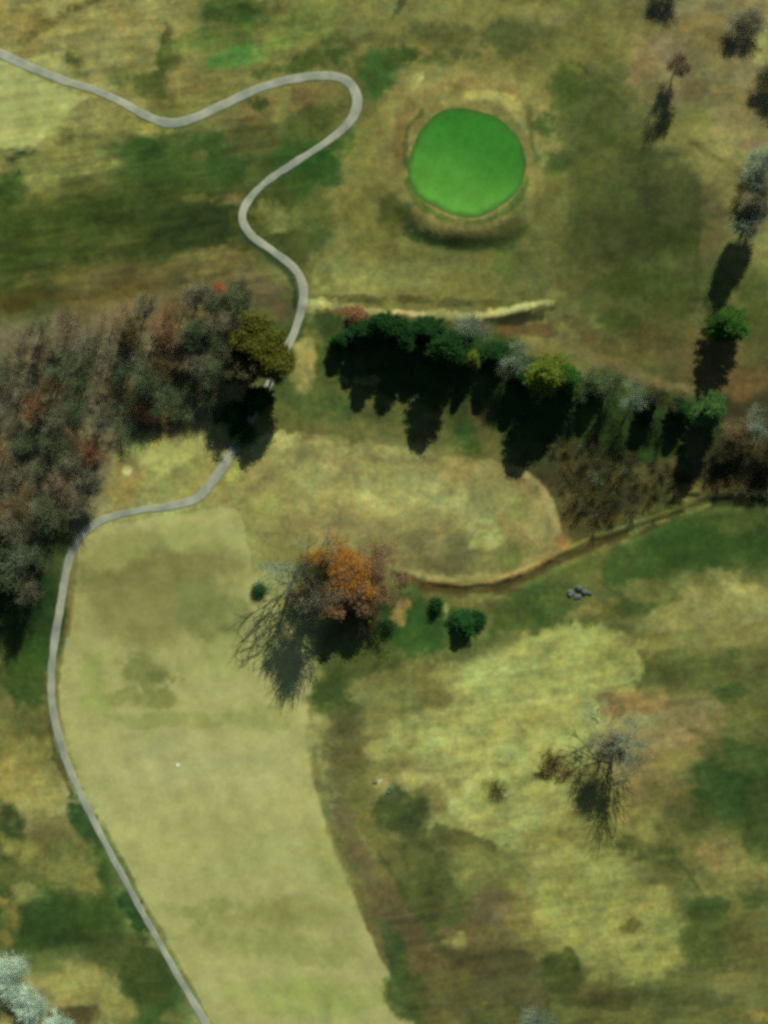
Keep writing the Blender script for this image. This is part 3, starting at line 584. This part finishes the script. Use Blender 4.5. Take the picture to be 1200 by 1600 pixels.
def conifer_proto(seed, R_=4.0, H_=12.0, n=34000, rounded=.6, low=.04):
    r = np.random.default_rng(seed)
    tr = [(0, 0, -.3, .05, 0, H_ * .5, .22, .13), (.05, 0, H_ * .5, 0, .05, H_ * .97, .13, .03)]
    br = []; P = []; D = []
    z = H_ * low; lvl = 0
    while z < H_ * .97:
        t = (z - H_ * low) / (H_ * (1 - low)); prof = (1 - t ** 1.35) ** rounded * min(1, .55 + t * 3)
        nb = 9
        for k in range(nb):
            a = 2 * math.pi * (k + r.random()) / nb + lvl; Lr = R_ * prof * r.uniform(.72, 1.12)
            Lr *= 1 + .20 * math.sin(2 * a + seed + z * .35) + .13 * math.sin(3 * a + 2 * seed - z * .5)
            if r.random() < .10: Lr *= .55
            rise = .25 * Lr * (t - .25)
            e = np.array([math.cos(a) * Lr, math.sin(a) * Lr, z + rise])
            o = np.array([0, 0, z]); br.append((*o, *e, .045, .012))
            m = int(8 + 26 * Lr / R_)
            for j in range(m):
                q = (j + r.random()) / m; q = .2 + .8 * q ** .8
                P.append(o + (e - o) * q); D.append((e - o) / max(Lr, .1))
        z += H_ * .036; lvl += .7
    P = np.array(P); D = np.array(D); rep = max(1, n // len(P))
    P = np.repeat(P, rep, 0); D = np.repeat(D, rep, 0); m = len(P)
    c = P + r.normal(0, 1, (m, 3)) * [.26, .26, .16]
    A = unit(D + r.normal(0, .55, (m, 3))); N = unit(np.cross(A, r.normal(0, 1, (m, 3))) + [0, 0, .5]); A = unit(A - N * (A * N).sum(1)[:, None])
    ln = r.uniform(.22, .5, m)
    v, f = cards(c, N, A, ln, ln * .38)
    bv, bf = tubes(br, 3); tv, tf = tubes(tr, 8)
    return mesh_np('trunk_mesh', tv, tf, None, True), mesh_np('limb_mesh', bv, bf), mesh_np('needle_mesh', v, f)

PROTO = {
 'bare1': (bare_proto(1, depth=4, twigs=3, tw=.017, tl=(.6, 1.6)), 4, 12), 'bare2': (bare_proto(2, spread=.95, fork=.2, depth=4, twigs=3, tw=.017, tl=(.6, 1.6)), 4, 12), 'bare3': (bare_proto(3, spread=.65, fork=.3, depth=4, kids=5, twigs=2, tl=(.6, 1.6)), 4, 12),
 'bare4': (bare_proto(9, spread=.75, fork=.3, twigs=2), 4, 12),
 'sparse': (bare_proto(4, 8, 16, spread=.8, fork=.2, depth=4, kids=4, twigs=1, tw=.035, tl=(.8, 2.2), r0=.45, lr=.05), 8, 16), 'sparse2': (bare_proto(44, 8, 16, spread=.6, fork=.2, depth=4, kids=5, twigs=3, tw=.045, tl=(.8, 2.2), r0=.5, lr=.06), 8, 16),
 'column': (bare_proto(5, 2.0, 12, spread=.55, fork=.05, twigs=5, kids=5), 2, 12), 'low': (bare_proto(15, 3.4, 12, spread=.75, fork=.05, twigs=4, kids=5, depth=4, tl=(.6, 1.5)), 3.4, 12),
 'brush': (bare_proto(23, 1.8, 2.4, spread=1.0, fork=.1, depth=3, kids=5, twigs=3, tw=.016, tl=(.3, .8)), 1.8, 2.4),
 'leafy1': (leafy_proto(6), 5, 14), 'leafy2': (leafy_proto(7, n=34000), 5, 14),
 'thin1': (leafy_proto(8, 8, 12, n=20000, size=.22, spread=.9), 8, 12), 'thin2': (leafy_proto(18, 8, 12, n=22000, size=.22, spread=.95), 8, 12),
 'con1': (conifer_proto(11), 4, 12), 'con2': (conifer_proto(12, rounded=.8), 4, 12), 'con3': (conifer_proto(13, rounded=.5, n=36000), 4, 12),
 'shrub': (leafy_proto(21, 1.6, 2.4, 5000, .22, 1.0, .12), 1.6, 2.4),
 'twiggy': (bare_proto(22, 1.8, 2.4, spread=1.0, fork=.1, depth=4, twigs=4, tw=.02, tl=(.3, .7)), 1.8, 2.4),
}
def alb(c, f=1.0): return tuple(float(x) for x in lin(c) / K * f)
BARK = noisy_mat('bark', (.10, .085, .065), (.17, .15, .12), 2)
MATS = {k: noisy_mat('crown_' + k, alb(a, f), alb(b, f), sc, .9, tr) for k, (a, b, f, sc, tr) in {
 'grey': ((102, 96, 72), (132, 124, 96), 1.2, .4, 0), 'brown': ((104, 86, 56), (132, 110, 74), 1.15, .4, 0), 'rust': ((126, 88, 58), (150, 106, 74), 1.15, .5, 0),
 'white': ((110, 122, 98), (148, 154, 124), 1.05, .4, 0), 'pale': ((160, 176, 150), (196, 204, 178), 1.5, .4, 0), 'olivegrey': ((84, 92, 60), (110, 116, 80), 1.15, .4, 0), 'dark': ((66, 62, 38), (92, 86, 54), 1.1, .4, 0),
 'pink': ((120, 100, 74), (146, 122, 94), 1.2, .4, 0),
 'pine': ((28, 60, 26), (48, 84, 36), 1.0, .8, .15), 'pinelight': ((64, 98, 46), (90, 120, 60), 1.05, .8, .15), 'bright': ((52, 92, 32), (74, 110, 40), 1.0, .8, .15),
 'olive': ((88, 88, 30), (118, 112, 42), 1.1, .6, .2), 'oliveg': ((94, 112, 36), (128, 132, 46), 1.1, .6, .2), 'orange': ((166, 104, 38), (192, 128, 52), 1.2, .6, .2),
 'mauve': ((118, 88, 58), (146, 112, 78), 1.1, .6, .1), 'shrubgreen': ((40, 76, 36), (60, 104, 46), 1.0, 1, .15), 'shrubbrown': ((100, 84, 42), (130, 106, 58), 1.0, 1, .1), 'red': ((190, 80, 50), (206, 104, 66), 1.1, 1, .1)}.items()}

def tree(kind, u, v, r_px, h, mat, label, name, group=None, cat='tree', rz=None, dz=0):
    """u, v is the trunk foot in photo pixels, r_px crown radius, h metres"""
    (ms, pr, ph) = PROTO[kind]
    x, y = W(u, v); z = float(height(u, v)) + dz
    e = bpy.data.objects.new(name, None); COL.objects.link(e); e.empty_display_size = .5
    e.location = (x, y, z); e.rotation_euler = (0, 0, random.uniform(0, 6.28) if rz is None else rz)
    k = r_px * S / pr; e.scale = (k, k, h / ph)
    e['label'] = label; e['category'] = cat
    if group: e['group'] = group
    stem = 'stem' if cat == 'shrub' else 'trunk'
    crown = 'foliage' if cat == 'shrub' else 'crown'
    t = link(stem, ms[0], BARK, e)
    if len(ms) == 3:
        c = link(crown, ms[2], MATS[mat], e); link('limbs', ms[1], BARK, e)
    else: c = link(crown, ms[1], MATS[mat], e)
    return e

# ------------------------------------------------------------------ trees: conifer row
ROW = 'conifers in the row behind the pale bank'
con = [
 ('con1', 532, 534, 17, 6.0, 'pine', 'small dark conifer at the left end of the conifer row'),
 ('con2', 566, 522, 27, 9.5, 'pine', 'dark conifer standing second from the left end of the row'),
 ('con1', 598, 514, 29, 14, 'pine', 'mid green conifer in the dense left cluster of the row, third from its left end'),
 ('con3', 632, 526, 31, 12.5, 'pine', 'broad dark conifer fourth from the left end of the row'),
 ('con2', 664, 520, 31, 11.5, 'pine', 'dark conifer fifth from the left, just before the pale bare tree'),
 ('con3', 700, 550, 35, 16.5, 'pine', 'tall dark conifer casting the first long broad shadow over the tan hollow'),
 ('con1', 736, 560, 18, 9, 'oliveg', 'yellow-green conifer right below the pale bare tree in the row'),
 ('con2', 772, 558, 26, 9.5, 'pine', 'dark conifer between the yellow-green one and the bluish bare tree'),
 ('con3', 852, 588, 34, 16.5, 'oliveg', 'olive-topped conifer, left one of the touching pair in mid row'),
 ('con1', 882, 592, 27, 13, 'bright', 'bright green conifer, right one of the touching pair in mid row'),
 ('con2', 812, 590, 24, 9, 'pine', 'dark conifer just left of the olive-topped conifer'),
 ('con1', 926, 612, 18, 7, 'pine', 'small dark conifer right of the touching pair'),
 ('con1', 1010, 636, 20, 7, 'pine', 'small dark conifer behind the whitest bare tree'),
 ('con2', 1062, 642, 22, 7.5, 'pine', 'small dark conifer left of the pale green end conifer'),
 ('con3', 1104, 644, 29, 14, 'pinelight', 'pale green conifer at the right end of the row'),
 ('con3', 1134, 510, 31, 12.5, 'bright', 'lone bright green conifer standing above the right end of the row'),
]
for i, (k, u, v, r_, h, m, lab) in enumerate(con):
    tree(k, u, v, r_, h, m, lab, 'conifer', ROW if 'lone' not in lab else None)
ROWB = 'bare trees mixed into the conifer row'
for k, u, v, r_, h, m, lab in [
 ('bare3', 738, 512, 24, 9, 'white', 'pale grey bare tree rising behind the yellow-green conifer'),
 ('bare1', 806, 560, 26, 10, 'white', 'bluish white bare tree left of the olive-topped conifer'),
 ('bare4', 790, 580, 16, 8, 'olivegrey', 'grey-green bare tree below the bluish bare tree'),
 ('bare2', 925, 592, 22, 9, 'olivegrey', 'grey-green bare tree just right of the bright conifer pair'),
 ('bare3', 955, 600, 22, 10, 'olivegrey', 'slim greyish bare tree second right of the conifer pair'),
 ('bare1', 990, 618, 26, 10, 'white', 'whitest bare tree of the row with tangled crown'),
 ('bare4', 1022, 620, 18, 8, 'dark', 'dark bare tree touching the whitest bare tree'),
 ('bare2', 1050, 628, 20, 8, 'dark', 'dark bare tree left of the pale green end conifer'),
 ('bare1', 905, 610, 18, 8, 'olivegrey', 'low bare tree under the right side of the conifer pair')]:
    tree(k, u, v, r_, h, m, lab, 'bare_tree', ROWB)

# ------------------------------------------------------------------ the wood on the left
WOODP = [(-60, 535), (0, 535), (60, 515), (120, 500), (190, 492), (270, 470), (340, 458), (400, 455), (425, 485), (400, 520), (350, 580), (335, 620), (270, 640), (215, 652), (180, 690), (165, 730), (140, 770), (90, 790), (60, 830), (-60, 830)]
rw = np.random.default_rng(5); pts = []
tries = 0
while tries < 9000:
    tries += 1
    u, v = rw.uniform(-60, 400), rw.uniform(450, 830)
    if poly_sd(np.array([u]), np.array([v]), WOODP)[0][0] > 0: continue
    if all((u - a) ** 2 + (v - b) ** 2 > 31 ** 2 for a, b in pts): pts.append((u, v))
for i, (u, v) in enumerate(pts):
    q = rw.random()
    rustzone = v > 600 and u > 170
    if rustzone: m = 'rust' if q < .2 else 'brown' if q < .65 else 'olivegrey'
    elif u > 320: m = 'olivegrey' if q < .6 else 'grey'
    else: m = 'grey' if q < .30 else 'pink' if q < .52 else 'olivegrey' if q < .78 else 'brown' if q < .97 else 'rust'
    k = ('bare1', 'bare2', 'bare3', 'bare4')[int(rw.integers(0, 4))]
    h = rw.uniform(6.5, 12) * (.5 if rustzone else 1)
    part = 'upper' if v < 560 else 'middle' if v < 680 else 'lower'
    word = {'grey': 'grey', 'pink': 'pinkish grey', 'olivegrey': 'grey-green', 'brown': 'brown', 'rust': 'rust brown'}[m]
    tree(k, u, v, rw.uniform(18, 29), h, m, f'{word} bare tree crowded in the {part} part of the leafless wood', 'bare_tree', f'{word} bare trees in the {part} wood')
tree('leafy2', 398, 536, 36, 16.5, 'olive', 'olive yellow leafy tree over the path, upper left of the pair', 'leafy_tree', 'olive trees over the path')
tree('leafy2', 432, 564, 35, 16.5, 'olive', 'olive yellow leafy tree over the path, lower right of the pair', 'leafy_tree', 'olive trees over the path')
tree('leafy1', 384, 572, 30, 14, 'dark', 'dark dull tree added beneath the olive pair to fill out its broad shadow', 'leafy_tree')  # put in so that its shadow fills the gaps in the pair's shadow
tree('con2', 404, 624, 26, 6.5, 'pine', 'dark conifer in deep shade where the path passes the olive pair', 'conifer')
tree('shrub', 378, 676, 17, 2.4, 'pine', 'dark shrub over the path edge at the foot of the olive pair shadow', 'shrub', None, 'shrub')
tree('con1', 362, 646, 24, 4, 'pine', 'low dark conifer at the lower end of the olive pair shadow', 'conifer')
tree('con1', 203, 520, 14, 7, 'pinelight', 'small green conifer alone among the bare trees of the wood', 'conifer')
tree('con2', 318, 520, 13, 9, 'dark', 'narrow dull conifer inside the right part of the wood', 'conifer')
tree('shrub', 343, 458, 11, 2.6, 'red', 'small orange-red shrub at the top edge of the wood', 'shrub', None, 'shrub')
tree('shrub', 556, 494, 12, 2.0, 'rust', 'rusty shrub at the left end of the pale bank', 'shrub', None, 'shrub')

# left edge trees beside the path
LE = 'large trees at the left edge'
for k, u, v, r_, h, m, lab in [
 ('sparse', 34, 862, 46, 15, 'white', 'bluish white spreading bare tree at the left edge beside the path'),
 ('sparse2', 2, 880, 42, 16, 'olivegrey', 'grey-green bare tree half out of the left edge, shading the turf'),
 ('bare3', 78, 806, 30, 13, 'olivegrey', 'grey-green bare tree just left of the path bend'),
 ('bare1', 20, 806, 30, 9, 'brown', 'brown bare tree behind the bluish white one at the left edge'),
 ('bare3', 128, 776, 28, 8, 'grey', 'grey bare tree close above the path bend'),
 ('bare3', 62, 868, 24, 13, 'olivegrey', 'slim grey-green bare tree close to the path left of the pale fairway'),
 ('bare4', 48, 916, 24, 11, 'grey', 'grey bare tree below the slim one left of the path'),
 ('con3', -6, 905, 36, 12, 'pine', 'dark conifer barely showing at the left edge')]:
    tree(k, u, v, r_, h, m, lab, 'conifer' if k[:3] == 'con' else 'bare_tree', LE)

# upper right scattered trees
for k, u, v, r_, h, m, lab in [
 ('low', 1058, 108, 17, 13.5, 'pink', 'slim pinkish grey bare tree with a narrow dark shadow'),
 ('low', 1163, 40, 24, 5.5, 'grey', 'grey bare tree near the top right corner'),
 ('low', 1042, -14, 20, 5.5, 'grey', 'bare tree cut off by the top edge'),
 ('low', 1206, 132, 26, 5.5, 'dark', 'dark bare tree cut off by the right edge, below the corner tree'),
 ('low', 1186, 268, 28, 9, 'white', 'whitish bare tree at the right edge, upper one of two in line'),
 ('low', 1164, 350, 22, 16, 'white', 'tall whitish bare tree casting the long dark streak towards the lone conifer'),
 ('column', 1172, 326, 16, 15, 'grey', 'slim grey bare tree behind the tall whitish one')]:
    tree(k, u, v, r_, h, m, lab, 'bare_tree')
# right edge below the row
for k, u, v, r_, h, m, lab in [
 ('bare2', 1186, 668, 30, 9, 'white', 'bluish white bare tree at the right edge below the row'),
 ('bare4', 1152, 676, 24, 8, 'brown', 'brown bare tree right of the pale green end conifer'),
 ('bare4', 1205, 700, 26, 8, 'dark', 'dark bare tree cut off by the right edge beside the creek'),
 ('bare3', 1130, 700, 20, 6, 'dark', 'short dark bare tree between the end conifer shadow and the right edge')]:
    tree(k, u, v, r_, h, m, lab, 'bare_tree')

# central clump
tree('thin1', 528, 896, 66, 11, 'orange', 'broad rust orange tree in the middle of the clump at the fairway edge', 'leafy_tree')
tree('thin2', 582, 904, 62, 10, 'mauve', 'broad mauve brown tree at the right of the fairway clump', 'leafy_tree')
tree('leafy1', 540, 922, 40, 9.5, 'mauve', 'lower mauve brown tree, enlarged for denser shadow, at the bottom of the fairway clump', 'leafy_tree')  # sized up to make the shadow below the clump denser
tree('sparse', 468, 884, 64, 15.5, 'white', 'big pale grey bare tree with lacy shadow left of the orange trees', 'bare_tree', rz=.9)
tree('sparse2', 490, 932, 36, 16.5, 'grey', 'tall grey bare tree rising through the lower left of the clump', 'bare_tree', rz=2.1)
tree('low', 492, 886, 22, 15, 'dark', 'narrow dark tree added to cast a shadow strip, hidden in the clump', 'bare_tree')  # added for its solid shadow strip; crown hidden beneath the orange tree
tree('shrub', 405, 922, 10, 1.4, 'shrubgreen', 'dark green shrub on pale turf left of the orange clump', 'shrub', None, 'shrub')
# lower right
tree('sparse', 962, 1152, 62, 15.5, 'white', 'pale grey bare tree on the yellow turf with lacy shadow', 'bare_tree', rz=2.6)
tree('bare4', 945, 1165, 28, 11, 'grey', 'smaller grey bare tree below the pale one on the yellow turf', 'bare_tree')
tree('bare4', 12, 1522, 34, 5, 'pale', 'whitish bare tree in the bottom left corner, upper one of three', 'bare_tree')
tree('low', 44, 1566, 26, 4, 'pale', 'whitish bare tree in the bottom left corner, middle one of three', 'bare_tree')
tree('bare4', 88, 1604, 26, 3.5, 'pale', 'whitish bare tree in the bottom left corner, lower right one of three', 'bare_tree')
tree('bare3', 838, 1592, 24, 6, 'white', 'small pale bare tree at the bottom edge', 'bare_tree')

# shrubs
for k, u, v, r_, h, m, lab in [
 ('con2', 724, 972, 24, 4.6, 'shrubgreen', 'larger dark green evergreen shrub below the creek bank'),
 ('shrub', 746, 966, 12, 2.4, 'shrubgreen', 'small green shrub against the right side of the larger evergreen shrub'),
 ('shrub', 682, 944, 9, 2.6, 'shrubgreen', 'small dark shrub between the clump and the round green shrub'),
 ('brush', 868, 1188, 24, 3, 'shrubbrown', 'brown leafless thicket left of the pale lone tree'),
 ('brush', 850, 1206, 17, 1.4, 'shrubbrown', 'low olive brown bush under the brown thicket'),
 ('brush', 882, 1206, 16, 1.5, 'mauve', 'reddish brown bush on the right side of the brown thicket'),
 ('brush', 778, 1236, 17, 1.6, 'shrubbrown', 'low brown bush on pale turf left of the thicket')]:
    tree(k, u, v, r_, h, m, lab, 'shrub', None, 'shrub')
rb = np.random.default_rng(31); bp = []
BR = [(862, 690), (930, 690), (1000, 720), (1075, 735), (1060, 775), (985, 805), (915, 835), (885, 800), (880, 740)]
BR2 = [(1105, 700), (1210, 700), (1210, 770), (1100, 768)]
for _ in range(3000):
    u, v = rb.uniform(850, 1210), rb.uniform(680, 850)
    pu, pv = np.array([u]), np.array([v])
    if min(poly_sd(pu, pv, BR)[0][0], poly_sd(pu, pv, BR2)[0][0]) < 0 and all((u - a) ** 2 + (v - b) ** 2 > 19 ** 2 for a, b in bp): bp.append((u, v))
for i, (u, v) in enumerate(bp):
    far = u > 1090
    tree('brush', u, v, rb.uniform(9, 17), rb.uniform(1.2, 2.4), ('dark', 'shrubbrown', 'olivegrey', 'dark')[int(rb.integers(0, 4))],
         'low leafless brush shrub ' + ('beside the creek near the right edge' if far else 'in the thicket between the conifer row and the creek'), 'shrub',
         'brush by the right edge' if far else 'brush above the creek', 'shrub')

# ------------------------------------------------------------------ boulders and markers
def rock(u, v, rx, ry, h, label, name='boulder', seed=0, group=None):
    r = np.random.default_rng(seed); n, m = 16, 9; vs = []
    for j in range(m + 1):
        t = math.pi * j / m
        for i in range(n):
            a = 2 * math.pi * i / n; vs.append((math.sin(t) * math.cos(a), math.sin(t) * math.sin(a), math.cos(t)))
    vs = np.array(vs)
    for _ in range(9):
        d = unit(r.normal(0, 1, 3)); k = r.uniform(.5, .85); dd = vs @ d
        vs = vs - np.where(dd > k, dd - k, 0)[:, None] * d
    vs = vs * [rx * S, ry * S, h] + [0, 0, h * .1]
    fs = [[j * n + i, j * n + (i + 1) % n, (j + 1) * n + (i + 1) % n, (j + 1) * n + i] for j in range(m) for i in range(n)]
    x, y = W(u, v)
    o = link(name, mesh_np('boulder_mesh', vs, np.array(fs)), ROCK, label=label, category='boulder')
    o.location = (x, y, float(height(u, v)))
    if group: o['group'] = group
ROCK = noisy_mat('weathered_stone', (.05, .065, .055), (.10, .12, .10), 1.5)
G_ = 'boulders in the heap on the green slope'
for i, (du, dv, rx, ry, h, lab) in enumerate([
 (-16, 0, 8, 10, .6, 'grey boulder at the left of the heap on the green slope'), (-2, -8, 9, 7, .8, 'largest grey boulder at the top of the heap on the green slope'),
 (10, -2, 8, 8, .6, 'grey boulder at the middle right of the heap on the green slope'), (-4, 8, 9, 7, .5, 'flat grey boulder at the bottom of the heap on the green slope'),
 (20, 2, 6, 5, .4, 'small grey boulder at the right end of the heap on the green slope')]):
    rock(905 + du * .8, 926 + dv * .8, rx * .8, ry * .75, h, lab, seed=i + 3, group=G_)
SAND = ROCK
rock(586, 1222, 4, 2.5, .3, 'small pale stone on bare turf right of the fairway', seed=20)
rock(606, 1238, 4, 3, .25, 'smallest pale stone just right of the other pale stone', seed=21)

def marker(u, v, r, label):
    """round plate with a rim and a centre stud"""
    m, n = 24, [];
    prof = [(0, .05), (r * .2, .05), (r * .24, .03), (r * .86, .03), (r * .9, .055), (r, .05), (r, -.1)]
    vs = []; fs = []
    for k, (a, z) in enumerate(prof):
        for i in range(m): vs.append((max(a, .002) * math.cos(2 * math.pi * i / m), max(a, .002) * math.sin(2 * math.pi * i / m), z + .04))
    for k in range(len(prof) - 1):
        for i in range(m): fs.append((k * m + i, (k + 1) * m + i, (k + 1) * m + (i + 1) % m, k * m + (i + 1) % m))
    x, y = W(u, v); o = link('distance_marker', mesh_np('marker_mesh', np.array(vs), np.array(fs)), noisy_mat('faded_paint', (.42, .46, .32), (.5, .52, .38), 3, .5), label=label, category='marker')
    o.location = (x, y, float(height(u, v)) + .03)
marker(278, 1195, .38, 'small round white distance marker in the pale fairway')
